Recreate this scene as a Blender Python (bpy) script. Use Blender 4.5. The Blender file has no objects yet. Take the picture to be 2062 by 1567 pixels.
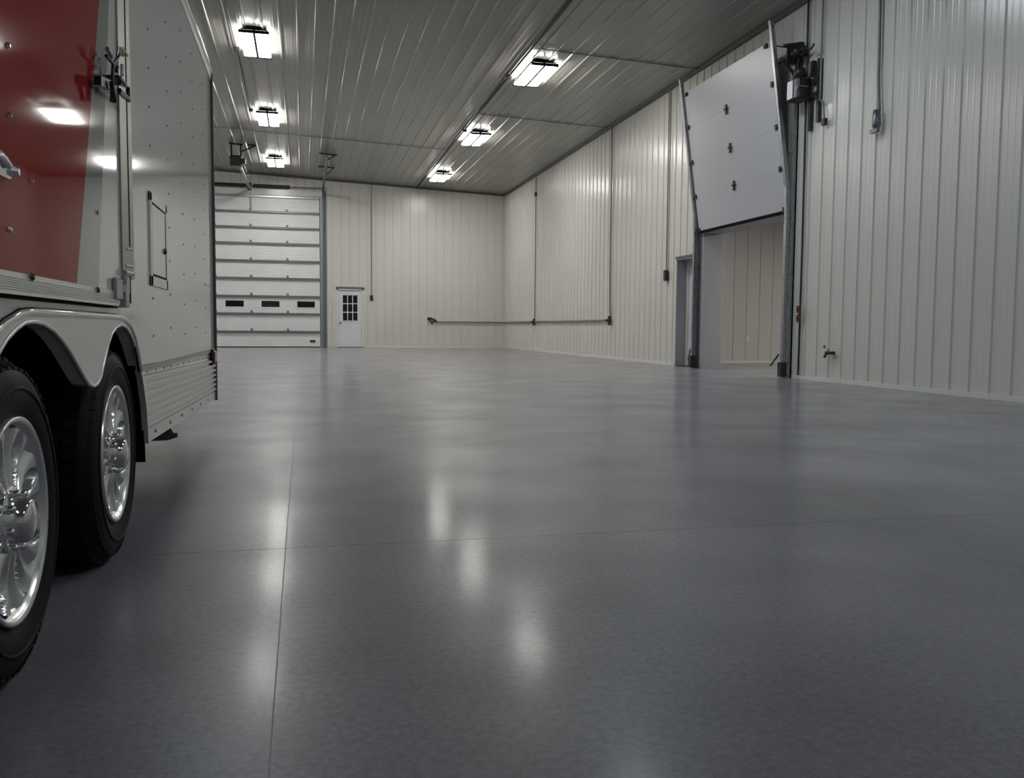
import bpy, math, random
from mathutils import Vector, Matrix
random.seed(7)
scn = bpy.context.scene
COL = scn.collection
# ------------------------------------------------------------------ camera
W, H, F = 2062, 1567, 1776.6
CX, CY = 1031.0, 783.5
YAW, PITCH, ROLL, CAMH = 0.2332, -0.0688, 0.0077, 0.7296
_f = Vector((math.sin(YAW)*math.cos(PITCH), math.cos(YAW)*math.cos(PITCH), math.sin(PITCH)))
_r = Vector((math.cos(YAW), -math.sin(YAW), 0)); _u = _r.cross(_f)
CR = math.cos(ROLL)*_r + math.sin(ROLL)*_u; CU = -math.sin(ROLL)*_r + math.cos(ROLL)*_u
CAM = Vector((0, 0, CAMH))
cd = bpy.data.cameras.new('camera'); co = bpy.data.objects.new('camera', cd); COL.objects.link(co)
cd.sensor_width = 36; cd.lens = F/W*36; cd.clip_start = 0.02; cd.clip_end = 200
M3 = Matrix((CR, CU, -_f)).transposed()
co.matrix_world = Matrix.Translation(CAM) @ M3.to_4x4()
scn.camera = co
# ------------------------------------------------------------------ world and view
wd = bpy.data.worlds.new('world'); scn.world = wd; wd.use_nodes = True
wd.node_tree.nodes['Background'].inputs[0].default_value = (0.02, 0.025, 0.03, 1)
wd.node_tree.nodes['Background'].inputs[1].default_value = 0.2
vs = scn.view_settings
vs.view_transform = 'Standard'; vs.look = 'None'; vs.gamma = 1; vs.use_curve_mapping = False
vs.exposure = 0.0
LAMP = 55.0                      # radiance of the fluorescent lenses
# ------------------------------------------------------------------ pixel to place
def ray(x, y): return _f + CR*((x-CX)/F) - CU*((y-CY)/F)
def onX(x, y, X): d = ray(x, y); return CAM + d*(X/d.x)
def onY(x, y, Y): d = ray(x, y); return CAM + d*(Y/d.y)
def onZ(x, y, Z): d = ray(x, y); return CAM + d*((Z-CAMH)/d.z)
# ------------------------------------------------------------------ room numbers (metres)
D, B = 7.2795, 31.92             # right wall plane x, back wall plane y
HC, SL = 5.60, 0.0433            # ceiling height at the right wall, its rise towards the ridge
XR, XL, YF = -4.5, -16.28, -6.0  # ridge, left wall, wall behind the camera
RIB = 0.3037
def ceil_z(x): return HC + SL*(D-x) if x > XR else HC + SL*(D-XR) - SL*(XR-x)
# ------------------------------------------------------------------ materials
def mat(name, col, rough=.5, metal=0, spec=.5, coat=0, emit=None, es=0):
    m = bpy.data.materials.new(name); m.use_nodes = True
    b = m.node_tree.nodes['Principled BSDF']
    b.inputs['Base Color'].default_value = (*col, 1); b.inputs['Roughness'].default_value = rough
    b.inputs['Metallic'].default_value = metal; b.inputs['Specular IOR Level'].default_value = spec
    b.inputs['Coat Weight'].default_value = coat; b.inputs['Coat Roughness'].default_value = .05
    if emit: b.inputs['Emission Color'].default_value = (*emit, 1); b.inputs['Emission Strength'].default_value = es
    return m
def noisy(m, scale, c0, c1, r0=None, r1=None, bump=0, detail=5, stretch=(1, 1, 1)):
    nt = m.node_tree; b = nt.nodes['Principled BSDF']
    tc = nt.nodes.new('ShaderNodeTexCoord'); mp = nt.nodes.new('ShaderNodeMapping'); n = nt.nodes.new('ShaderNodeTexNoise')
    mp.inputs['Scale'].default_value = stretch
    n.inputs['Scale'].default_value = scale; n.inputs['Detail'].default_value = detail
    nt.links.new(tc.outputs['Object'], mp.inputs[0]); nt.links.new(mp.outputs[0], n.inputs['Vector'])
    cr = nt.nodes.new('ShaderNodeValToRGB'); cr.color_ramp.elements[0].position = .3; cr.color_ramp.elements[1].position = .7
    cr.color_ramp.elements[0].color = (*c0, 1); cr.color_ramp.elements[1].color = (*c1, 1)
    nt.links.new(n.outputs['Fac'], cr.inputs[0]); nt.links.new(cr.outputs[0], b.inputs['Base Color'])
    if r0 is not None:
        mr = nt.nodes.new('ShaderNodeMapRange'); mr.inputs['To Min'].default_value = r0; mr.inputs['To Max'].default_value = r1
        mr.inputs['From Min'].default_value = .3; mr.inputs['From Max'].default_value = .7
        nt.links.new(n.outputs['Fac'], mr.inputs[0]); nt.links.new(mr.outputs[0], b.inputs['Roughness'])
    if bump:
        bp = nt.nodes.new('ShaderNodeBump'); bp.inputs['Strength'].default_value = bump; bp.inputs['Distance'].default_value = .01
        nt.links.new(n.outputs['Fac'], bp.inputs['Height']); nt.links.new(bp.outputs[0], b.inputs['Normal'])
    return m
M = {}
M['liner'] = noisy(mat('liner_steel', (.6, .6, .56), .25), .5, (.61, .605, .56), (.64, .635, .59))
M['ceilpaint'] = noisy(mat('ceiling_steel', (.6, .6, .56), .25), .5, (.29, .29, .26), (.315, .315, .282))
M['backing'] = mat('wall_backing', (.5, .49, .46), .6)
M['trimwhite'] = mat('white_trim', (.68, .68, .65), .4)
M['darktrim'] = mat('dark_trim', (.10, .10, .09), .5)
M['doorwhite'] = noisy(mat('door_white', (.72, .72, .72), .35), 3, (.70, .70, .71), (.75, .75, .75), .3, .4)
M['panelshaded'] = mat('door_white_shaded', (.50, .51, .54), .35)  # door white darkened: shade on the downward-tilted door put into the colour
M['jambshaded'] = mat('jamb_shaded', (.34, .34, .36), .45)  # white jambs darkened, their shade is put into the colour
M['entrywhite'] = mat('entry_white', (.66, .68, .72), .4)
M['galv'] = noisy(mat('galvanised_steel', (.4, .42, .44), .38, 1), 25, (.30, .32, .35), (.48, .50, .53), .3, .5)
M['galvdark'] = noisy(mat('galvanised_dull', (.2, .21, .22), .45, 1), 30, (.16, .17, .18), (.26, .27, .29), .4, .55)
M['black'] = mat('black_paint', (.012, .012, .013), .4)
M['blackmat'] = mat('black_rubber', (.004, .004, .004), .8, spec=.1)
M['iron'] = mat('dark_iron', (.05, .05, .05), .5, .6)
M['glassdark'] = mat('night_glass', (.008, .008, .01), .05, spec=.6)
M['conduit'] = mat('grey_conduit', (.22, .22, .21), .45, .3)
M['switchred'] = mat('brown_red_box', (.10, .035, .025), .5)
M['label'] = mat('white_label', (.75, .75, .78), .4)
M['lens'] = mat('lamp_lens', (.9, .9, .9), .3, emit=(1, .975, .93), es=LAMP*.92)
M['lenscool'] = mat('lamp_lens_cool', (.9, .9, .9), .3, emit=(.84, .93, 1), es=LAMP*.62)
M['lensannex'] = mat('lamp_lens_annex', (.9, .9, .9), .3, emit=(1, .97, .92), es=LAMP*1.35)
M['lampframe'] = mat('lamp_housing', (.004, .004, .005), .6, spec=.1)
# trailer
M['twhite'] = mat('trailer_white', (.74, .74, .69), .07)
M['tred'] = mat('trailer_red', (.34, .028, .027), .05, spec=.05)
M['tsilver'] = mat('trailer_silver', (.34, .36, .34), .05, .2, spec=.5)
M['alu'] = mat('brushed_aluminium', (.80, .79, .75), .26, .45)
M['fenderpaint'] = mat('fender_aluminium', (.74, .73, .66), .25, .25)
M['alupost'] = mat('anodised_post', (.42, .41, .33), .38, .35)
M['chrome'] = mat('chrome', (.78, .78, .78), .06, 1)
M['alloy'] = mat('polished_alloy', (.78, .78, .77), .24, .9)
M['tire'] = noisy(mat('tire_rubber', (.015, .014, .012), .6, spec=.2), 6, (.008, .007, .006), (.016, .0135, .011), .5, .7)
M['redlens'] = mat('red_lens', (.25, .01, .015), .2)
M['annexpaint'] = noisy(mat('annex_steel', (.5, .48, .42), .35), .5, (.55, .54, .50), (.58, .57, .53))
# polished concrete
fm = noisy(mat('polished_concrete', (.06, .06, .07), .12, spec=.12), 1.1, (.145, .14, .157), (.29, .281, .305), None, None, 0, 6)
def floor_nodes(m):
    nt = m.node_tree; b = nt.nodes['Principled BSDF']; cr = [n for n in nt.nodes if n.type == 'VALTORGB'][0]
    tc = [n for n in nt.nodes if n.type == 'TEX_COORD'][0]
    n2 = nt.nodes.new('ShaderNodeTexNoise'); n2.inputs['Scale'].default_value = 55; n2.inputs['Detail'].default_value = 6; n2.inputs['Roughness'].default_value = .75
    nt.links.new(tc.outputs['Object'], n2.inputs['Vector'])
    r2 = nt.nodes.new('ShaderNodeMapRange'); r2.inputs['From Min'].default_value = .3; r2.inputs['From Max'].default_value = .75
    r2.inputs['To Min'].default_value = .72; r2.inputs['To Max'].default_value = 1.35
    nt.links.new(n2.outputs['Fac'], r2.inputs[0])
    mx = nt.nodes.new('ShaderNodeMix'); mx.data_type = 'RGBA'; mx.blend_type = 'MULTIPLY'; mx.inputs['Factor'].default_value = 1
    nt.links.new(cr.outputs[0], mx.inputs['A']); nt.links.new(r2.outputs[0], mx.inputs['B']); nt.links.new(mx.outputs['Result'], b.inputs['Base Color'])
    n3 = nt.nodes.new('ShaderNodeTexNoise'); n3.inputs['Scale'].default_value = 1.6; n3.inputs['Detail'].default_value = 2
    nt.links.new(tc.outputs['Object'], n3.inputs['Vector'])
    cr.color_ramp.elements[0].position = .2; cr.color_ramp.elements[1].position = .8
    rm = nt.nodes.new('ShaderNodeMapRange'); rm.inputs['From Min'].default_value = .25; rm.inputs['From Max'].default_value = .75
    rm.inputs['To Min'].default_value = .30; rm.inputs['To Max'].default_value = .42; rm.interpolation_type = 'SMOOTHSTEP'
    nt.links.new(n3.outputs['Fac'], rm.inputs[0]); nt.links.new(rm.outputs[0], b.inputs['Roughness'])
    bp = nt.nodes.new('ShaderNodeBump'); bp.inputs['Strength'].default_value = .025; bp.inputs['Distance'].default_value = .02
    nt.links.new(n3.outputs['Fac'], bp.inputs['Height']); nt.links.new(bp.outputs[0], b.inputs['Normal'])
floor_nodes(fm); M['floor'] = fm
_b = fm.node_tree.nodes['Principled BSDF']; _b.inputs['Coat Weight'].default_value = .68; _b.inputs['Coat Roughness'].default_value = .14; _b.inputs['Coat IOR'].default_value = 1.06
M['joint'] = mat('floor_joint', (.36, .36, .36), .6)
# ------------------------------------------------------------------ mesh builder
class MB:
    def __init__(s): s.v = []; s.f = []; s.m = []; s.sm = []
    def add(s, vs_, fs, mi=0, smooth=False):
        o = len(s.v); s.v += [tuple(p) for p in vs_]
        for f in fs: s.f.append([i+o for i in f]); s.m.append(mi); s.sm.append(smooth)
        return s
    def box(s, a, b, mi=0):
        x0, y0, z0 = [min(a[i], b[i]) for i in range(3)]; x1, y1, z1 = [max(a[i], b[i]) for i in range(3)]
        return s.add([(x0,y0,z0),(x1,y0,z0),(x1,y1,z0),(x0,y1,z0),(x0,y0,z1),(x1,y0,z1),(x1,y1,z1),(x0,y1,z1)],
                     [(0,3,2,1),(4,5,6,7),(0,1,5,4),(1,2,6,5),(2,3,7,6),(3,0,4,7)], mi)
    def bbox(s, a, b, bev, mi=0):     # box with chamfered edges along its longest look (all 12 edges)
        lo = [min(a[i], b[i]) for i in range(3)]; hi = [max(a[i], b[i]) for i in range(3)]
        import itertools
        import bmesh
        bm = bmesh.new()
        vv = [bm.verts.new(p) for p in [(lo[0],lo[1],lo[2]),(hi[0],lo[1],lo[2]),(hi[0],hi[1],lo[2]),(lo[0],hi[1],lo[2]),(lo[0],lo[1],hi[2]),(hi[0],lo[1],hi[2]),(hi[0],hi[1],hi[2]),(lo[0],hi[1],hi[2])]]
        for q in [(0,3,2,1),(4,5,6,7),(0,1,5,4),(1,2,6,5),(2,3,7,6),(3,0,4,7)]: bm.faces.new([vv[i] for i in q])
        bmesh.ops.bevel(bm, geom=bm.edges[:], offset=bev, segments=1, affect='EDGES')
        bm.verts.index_update()
        s.add([v.co[:] for v in bm.verts], [[v.index for v in f.verts] for f in bm.faces], mi); bm.free(); return s
    def tube(s, pts, r, n=8, mi=0, caps=True, smooth=True):
        pts = [Vector(p) for p in pts]; rings = []; up = None
        for i, p in enumerate(pts):
            t = (pts[min(i+1, len(pts)-1)] - pts[max(i-1, 0)]).normalized()
            if up is None: up = t.orthogonal().normalized()
            up = (up - t*up.dot(t)).normalized(); sd = t.cross(up)
            rr = r[i] if isinstance(r, (list, tuple)) else r
            rings.append([p + (up*math.cos(2*math.pi*k/n) + sd*math.sin(2*math.pi*k/n))*rr for k in range(n)])
        vv = [q for rg in rings for q in rg]; ff = []
        for i in range(len(pts)-1):
            for k in range(n): ff.append((i*n+k, i*n+(k+1) % n, (i+1)*n+(k+1) % n, (i+1)*n+k))
        s.add(vv, ff, mi, smooth)
        if caps:
            o = len(s.v); s.add(rings[0], [tuple(range(n))[::-1]], mi); s.add(rings[-1], [tuple(range(n))], mi)
        return s
    def bar(s, a, b, w, t, up=(0, 0, 1), mi=0):   # rectangular bar from a to b
        a, b = Vector(a), Vector(b); d = (b-a).normalized(); up = Vector(up)
        sd = d.cross(up).normalized(); up = sd.cross(d)
        vv = [p + sd*(w/2*i) + up*(t/2*j) for p in (a, b) for i, j in ((-1,-1),(1,-1),(1,1),(-1,1))]
        return s.add(vv, [(0,1,2,3),(7,6,5,4),(0,4,5,1),(1,5,6,2),(2,6,7,3),(3,7,4,0)], mi)
    def prism(s, poly, ext, mi=0):                # polygon of 3-D points pushed along ext
        poly = [Vector(p) for p in poly]; e = Vector(ext); n = len(poly)
        ff = [tuple(range(n)), tuple(range(2*n-1, n-1, -1))] + [(i, i+n, (i+1) % n+n, (i+1) % n) for i in range(n)]
        return s.add(poly + [p+e for p in poly], ff, mi)
    def lathe(s, prof, c, n=32, mi=0, axis='x', smooth=True):  # prof [(axial, radius)] about axis through c
        vv = []; ff = []
        for a, r in prof:
            for k in range(n):
                t = 2*math.pi*k/n
                if axis == 'x': vv.append((c[0]+a, c[1]+r*math.cos(t), c[2]+r*math.sin(t)))
                elif axis == 'y': vv.append((c[0]+r*math.cos(t), c[1]+a, c[2]+r*math.sin(t)))
                else: vv.append((c[0]+r*math.cos(t), c[1]+r*math.sin(t), c[2]+a))
        for i in range(len(prof)-1):
            for k in range(n): ff.append((i*n+k, i*n+(k+1) % n, (i+1)*n+(k+1) % n, (i+1)*n+k))
        return s.add(vv, ff, mi, smooth)
    def build(s, name, mats, parent=None, fixn=True):
        me = bpy.data.meshes.new(name); me.from_pydata(s.v, [], s.f)
        for m in (mats if isinstance(mats, (list, tuple)) else [mats]): me.materials.append(M[m] if isinstance(m, str) else m)
        me.polygons.foreach_set('material_index', s.m); me.polygons.foreach_set('use_smooth', s.sm); me.update()
        if fixn:
            import bmesh
            bm = bmesh.new(); bm.from_mesh(me); bmesh.ops.recalc_face_normals(bm, faces=bm.faces[:]); bm.to_mesh(me); bm.free()
        o = bpy.data.objects.new(name, me); COL.objects.link(o)
        if parent: put(o, parent)
        return o
def put(o, p):
    o.parent = p
    if p.type == 'EMPTY' or p.location.length > 0:
        chain = Matrix.Identity(4); q = p
        while q: chain = Matrix.LocRotScale(q.location, q.rotation_euler, q.scale) @ chain if False else chain; break
    o.matrix_parent_inverse = world_of(p).inverted()
def world_of(o):
    m = Matrix.LocRotScale(o.location, o.rotation_euler, o.scale)
    if o.parent: m = world_of(o.parent) @ o.matrix_parent_inverse @ m
    return m
def tag(o, label=None, cat=None, group=None, kind=None):
    if label: o['label'] = label
    if cat: o['category'] = cat
    if group: o['group'] = group
    if kind: o['kind'] = kind
    return o
def thing(name, loc, label, cat, group=None, kind=None):
    e = bpy.data.objects.new(name, None); COL.objects.link(e); e.location = loc; e.empty_display_size = .1
    return tag(e, label, cat, group, kind)
def copy_obj(src, parent, offset):           # offset in world; sharing mesh data
    c = src.copy(); COL.objects.link(c); c.parent = parent
    c.matrix_parent_inverse = world_of(parent).inverted(); c.location = Vector(src.location) + Vector(offset)
    return c
# ================================================================== FLOOR
fl = MB().box((XL-.3, YF-.3, -.15), (14.6, B+.4, -.001)).build('floor', 'joint')
tag(fl, 'dark grey polished concrete floor mirroring the walls', 'floor', kind='structure')
gx = [XL-.3, -12.1, -6.1, -.06, 6.0, 10.3, 14.6]; gy = [YF-.3, -3.1, 2.96, 9.0, 15.05, 21.1, 27.1, B+.4]
for i in range(len(gx)-1):
    for j in range(len(gy)-1):
        MB().box((gx[i]+0.0014, gy[j]+0.0014, -.02), (gx[i+1]-0.0014, gy[j+1]-0.0014, 0)).build('slab', 'floor', fl)
# ================================================================== RIBBED STEEL PANELS
def sheet(name, parent, O, U, V, N, u0, u1, v0, v1, m='liner', phase=0.0, pitch=RIB, lift=0.0):
    O, U, V, N = Vector(O), Vector(U), Vector(V), Vector(N)
    prof = [(u0, 0), (u1, 0)]
    k0 = math.floor((u0-phase)/pitch)-1; k1 = math.ceil((u1-phase)/pitch)+1
    for k in range(k0, k1+1):
        c = phase + k*pitch
        if u0 < c-.026 and c+.026 < u1: prof += [(c-.024, 0), (c-.012, .017), (c+.012, .017), (c+.024, 0)]
        for q in (1/3, 2/3):
            c2 = c + pitch*q
            if u0 < c2-.016 and c2+.016 < u1: prof += [(c2-.014, 0), (c2-.006, .0014), (c2+.006, .0014), (c2+.014, 0)]
    prof.sort(key=lambda t: t[0]); n = len(prof)
    vv = [O + U*a + V*v + N*(b+lift) for v in (v0, v1) for a, b in prof]
    ff = [(i, i+1, n+i+1, n+i) for i in range(n-1)]
    # folded edge so that each sheet has thickness
    e = [O + U*prof[0][0] + V*v + N*(lift-.006) for v in (v0, v1)] + [O + U*prof[-1][0] + V*v + N*(lift-.006) for v in (v0, v1)]
    vv += e; ff += [(0, n, 2*n+1, 2*n), (n-1, 2*n+2, 2*n+3, 2*n-1)]
    return MB().add(vv, ff).build(name, m, parent, fixn=False)
def cuts(a, b, step, phase, extra=()):
    k = math.ceil((a-phase)/step); xs = [a]
    while phase+k*step < b:
        if phase+k*step > a+.02: xs.append(phase+k*step)
        k += 1
    xs += [b] + [e for e in extra if a < e < b]; xs = sorted(set(xs)); out = [xs[0]]
    for x in xs[1:]:
        if x - out[-1] > .06 or x in extra or x == b: out.append(x)
    return out
PANW = RIB*3
# openings
OR1 = (12.22, 15.25, 2.52)      # right overhead opening y0,y1,height
OR2 = (15.56, 16.47, 2.13)      # right entry door
OB1 = (-4.10, .625, 5.2)        # back overhead opening x0,x1,height
OB2 = (1.19, 2.12, 2.09)        # back entry door
def walls(ex): return ex
# right wall
wr = MB()
for a, b, z in ((YF, OR1[0], 0), (OR1[0], OR1[1], OR1[2]), (OR1[1], OR2[0], 0), (OR2[0], OR2[1], OR2[2]), (OR2[1], B+.36, 0)):
    wr.box((D+.006, a, z), (D+.38, b, HC+.02))
wall_right = tag(wr.build('wall_right', 'backing'), 'long right wall of pale ribbed steel liner sheets', 'wall', kind='structure')
ys = cuts(YF, B, PANW, 11.183+RIB/2, (OR1[0], OR1[1], OR2[0], OR2[1]))
for a, b in zip(ys[:-1], ys[1:]):
    mid = (a+b)/2; z0 = 0.0
    if OR1[0] <= mid <= OR1[1]: z0 = OR1[2]
    if OR2[0] <= mid <= OR2[1]: z0 = OR2[2]
    sheet('wall_panel', wall_right, (D, 0, 0), (0, 1, 0), (0, 0, 1), (-1, 0, 0), a, b, z0, HC+.01, phase=11.183)
# back wall
wb = MB()
for a, b, z in ((XL, OB1[0], 0), (OB1[0], OB1[1], OB1[2]), (OB1[1], OB2[0], 0), (OB2[0], OB2[1], OB2[2]), (OB2[1], D+.38, 0)):
    n = max(1, int((b-a)/1.0)); 
    for i in range(n):
        p, q = a+(b-a)*i/n, a+(b-a)*(i+1)/n
        wb.prism([(p, B+.006, z), (q, B+.006, z), (q, B+.006, ceil_z(min(q, D))+.02), (p, B+.006, ceil_z(min(p, D))+.02)], (0, .3, 0))
wall_back = tag(wb.build('wall_back', 'backing'), 'far end wall of pale ribbed steel liner sheets', 'wall', kind='structure')
xs = cuts(XL, D, .915, 2.12, (OB1[0], OB1[1], OB2[0], OB2[1]))
for a, b in zip(xs[:-1], xs[1:]):
    mid = (a+b)/2; z0 = 0.0
    if OB1[0] <= mid <= OB1[1]: z0 = OB1[2]
    if OB2[0] <= mid <= OB2[1]: z0 = OB2[2]
    sheet('wall_panel', wall_back, (0, B, 0), (1, 0, 0), (0, 0, 1), (0, -1, 0), a, b, z0, min(ceil_z(a), ceil_z(b))+.02, phase=2.27, pitch=.305)
# left wall and wall behind the camera
wl = tag(MB().box((XL-.3, YF, 0), (XL-.006, B+.3, HC+.02)).build('wall_left', 'backing'), 'left wall of pale ribbed steel behind the trailer', 'wall', kind='structure')
ys2 = cuts(YF, B, PANW*2, 0)
for a, b in zip(ys2[:-1], ys2[1:]): sheet('wall_panel', wl, (XL, 0, 0), (0, 1, 0), (0, 0, 1), (1, 0, 0), a, b, 0, HC+.01)
wf = tag(MB().box((XL-.3, YF-.3, 0), (14.4, YF-.006, 6.2)).build('wall_front', 'backing'), 'ribbed steel wall at the near end of the hall', 'wall', kind='structure')
xs2 = cuts(XL, D, PANW*2, 0)
for a, b in zip(xs2[:-1], xs2[1:]): sheet('wall_panel', wf, (0, YF, 0), (1, 0, 0), (0, 0, 1), (0, 1, 0), a, b, 0, min(ceil_z(a), ceil_z(b))+.02)
# ceiling
cb = MB()
cb.prism([(D+.38, YF-.3, HC+.008), (XR, YF-.3, ceil_z(XR)+.026), (XL-.3, YF-.3, HC+.008), (XL-.3, YF-.3, HC+.6), (XR, YF-.3, HC+1.2), (D+.38, YF-.3, HC+.6)], (0, B+.6-YF, 0))
ceiling = tag(cb.build('ceiling', 'backing'), 'gently sloped ceiling of glossy ribbed steel sheets', 'ceiling', kind='structure')
UR = Vector((1, 0, -SL)).normalized(); NR = Vector((-SL, 0, -1)).normalized()
UL = Vector((1, 0, SL)).normalized(); NL = Vector((SL, 0, -1)).normalized()
XC = 4.06
def ccols(a, b, U, N, O, laps):
    cs = cuts(a, b, PANW, XC)
    for p, q in zip(cs[:-1], cs[1:]):
        ls = [YF] + laps + [B]
        for j in range(len(ls)-1):
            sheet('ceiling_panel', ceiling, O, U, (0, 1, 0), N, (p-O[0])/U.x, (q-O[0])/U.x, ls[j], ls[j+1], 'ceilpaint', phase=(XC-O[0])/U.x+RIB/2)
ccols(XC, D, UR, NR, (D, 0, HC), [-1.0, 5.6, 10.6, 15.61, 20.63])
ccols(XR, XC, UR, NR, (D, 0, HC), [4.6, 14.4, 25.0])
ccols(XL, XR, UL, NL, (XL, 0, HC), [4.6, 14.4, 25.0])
lapn = MB()
for y, a, b in [(y, XC, D) for y in (5.6, 10.6, 15.61, 20.63)] + [(y, XR, XC) for y in (4.6, 25.0)]:
    z = lambda x: ceil_z(x)-.02
    MB().bar((a, y, z(a)), (b, y, z(b)), .035, .012).build('lap_strip', 'galvdark', ceiling)
# trims
def trim(name, bm, m, label): return tag(bm.build(name, m), label, 'trim', kind='structure')
bbr = MB()
for a, b in ((YF, OR1[0]-.12), (OR2[1]+.02, B)): bbr.box((D-.024, a, 0), (D-.002, b, .055))
tag(bbr.build('baseboard_right', 'trimwhite'), 'thin white base trim along the right wall', 'baseboard', kind='structure')
bbb = MB()
for a, b in ((XL, OB1[0]-.3), (OB2[1]+.03, D-.03)): bbb.box((a, B-.024, 0), (b, B-.002, .05))
tag(bbb.build('baseboard_back', 'trimwhite'), 'thin white base trim along the far end wall', 'baseboard', kind='structure')
trim('trim_1', MB().bar((D-.035, YF, HC-.035), (D-.035, B-.03, HC-.035), .05, .05), 'darktrim', 'dark angle trim where right wall meets ceiling')
t2 = MB(); t2.bar((XR, B-.035, ceil_z(XR)-.035), (D-.03, B-.035, HC-.035), .05, .05)
t2.bar((XL, B-.035, HC-.035), (XR, B-.035, ceil_z(XR)-.035), .05, .05)
trim('trim_2', t2, 'darktrim', 'dark angle trim where far wall meets ceiling')
trim('trim_3', MB().box((D-.022, B-.06, .05), (D-.001, B-.022, HC-.03)), 'liner', 'pale corner trim between far wall and right wall')
# ================================================================== ANNEX ROOM beyond the side opening
YA = 17.85
wa = MB(); wa.box((D+.38, YA+.006, 0), (14.4, YA+.3, 3.3)); 
wall_annex = tag(wa.build('wall_annex_back', 'backing'), 'beige ribbed wall seen through the open side door', 'wall', kind='structure')
xa = cuts(D+.38, 14.2, .915, 9.4)
for a, b in zip(xa[:-1], xa[1:]): sheet('wall_panel', wall_annex, (0, YA, 0), (1, 0, 0), (0, 0, 1), (0, -1, 0), a, b, 0, 3.2, 'annexpaint', phase=9.252, pitch=.312)
tag(MB().box((14.1, YF, 0), (14.4, YA, 3.3)).build('wall_annex_right', 'annexpaint'), 'plain far side wall of the annex', 'wall', kind='structure')
tag(MB().box((D+.38, YF, 3.2), (14.1, YA, 3.3)).build('ceiling_annex', 'annexpaint'), 'low annex ceiling', 'ceiling', kind='structure')
tag(MB().box((D+.40, YA-.02, 0), (14.1, YA-.002, .05)).build('baseboard_annex', 'trimwhite'), 'thin pale base trim in the annex', 'baseboard', kind='structure')
op = onY(1505, 683, YA)
o = MB().bbox((op.x-.04, YA-.03, op.z-.06), (op.x+.04, YA-.017, op.z+.06), .005).build('outlet_plate', 'trimwhite')
tag(o, 'small white outlet plate on the beige annex wall', 'outlet')
# ================================================================== CEILING LIGHTS
def ceiling_light(x, y, label, lens='lens', zc=None, lx=.49, ly=1.42):
    zc = ceil_z(x) if zc is None else zc
    zb = zc - .115
    t = thing('ceiling_light', (x, y, zc-.02), label, 'light', 'fluorescent ceiling lights')
    h = MB().box((x-.222, y-ly/2, zb+.046), (x+.222, y+ly/2, zb+.07))
    for s in (-1, 1): h.box((x-lx/2-.012, y+s*ly/2, zb-.012), (x+lx/2+.012, y+s*(ly/2+.045), zb+.03))
    h.build('housing', 'lampframe', t)
    MB().box((x-.018, y-ly/2, zb-.018), (x+.018, y+ly/2, zb+.046)).build('divider', 'lampframe', t)
    for s in (-1, 1):
        a, b = (x+s*.019, x+s*lx/2)
        MB().bbox((a, y-ly/2+.004, zb-.008), (b, y+ly/2-.004, zb+.042), .012).build('lens', lens, t)
        MB().tube([(x, y+s*.5, zb+.078), (x, y+s*.5, zc-.012)], .012, 6).build('hanger', 'lampframe', t)
    return t
where = {16.9: 'third from the far wall', 22.95: 'second from the far wall', 29.0: 'nearest the far wall', 10.85: 'fourth from the far wall', 4.8: 'unseen fifth, added to light the trailer side', -1.25: 'unseen sixth, added to light the trailer side'}
for y in (29.0, 22.95, 16.9, 10.85, 4.8, -1.25):  # the two nearest are unseen, added to brighten trailer side and near floor
    ceiling_light(4.42, y, 'glowing fluorescent fixture in the right-hand row, ' + where[y], 'lens' if y > 12 else 'lenscool')
for y in (29.0, 23.05, 17.1, 10.9):
    ceiling_light(-.78, y, 'glowing fluorescent fixture in the middle row, ' + where[round(y, 2)] if round(y, 2) in where else 'glowing fluorescent fixture in the middle row, ' + ('second from the far wall' if y > 20 else 'third from the far wall' if y > 12 else 'fourth from the far wall'), 'lens' if y > 12 else 'lenscool')
for y in (29.0, 23.0, 17.0, 11.0): ceiling_light(-6.0, y, 'glowing fluorescent fixture behind the trailer, ' + {29.0: 'nearest the far wall', 23.0: 'second from the far wall', 17.0: 'third from the far wall', 11.0: 'fourth from the far wall'}[y], 'lens')
ceiling_light(10.6, 13.0, 'unseen fluorescent fixture added to light the annex', 'lensannex', 3.2, .5, 1.42)  # out of sight, added so the closed annex gets light
# ================================================================== CEILING CONDUITS
def conduit_run(name, x, y0, y1, boxes, label, r=.016):
    t = thing(name, (x, y0, ceil_z(x)-.03), label, 'conduit')
    MB().tube([(x, y0, ceil_z(x)-.034), (x, y1, ceil_z(x)-.034)], r, 8).build('pipe', 'iron', t)
    for y in boxes: MB().bbox((x-.05, y-.05, ceil_z(x)-.085), (x+.05, y+.05, ceil_z(x)-.018), .01).build('junction_box', 'black', t)
    return t
conduit_run('ceiling_conduit', 4.02, 2.0, B-.07, (5.2, 11.3, 17.4, 22.3, 29.6), 'dark conduit along the ceiling beside the right-hand lights', .022)
conduit_run('ceiling_conduit', -1.16, 8, 22.6, (11.6, 17.7, 22.5), 'thin conduit on the ceiling left of the middle lights', .012)
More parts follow.
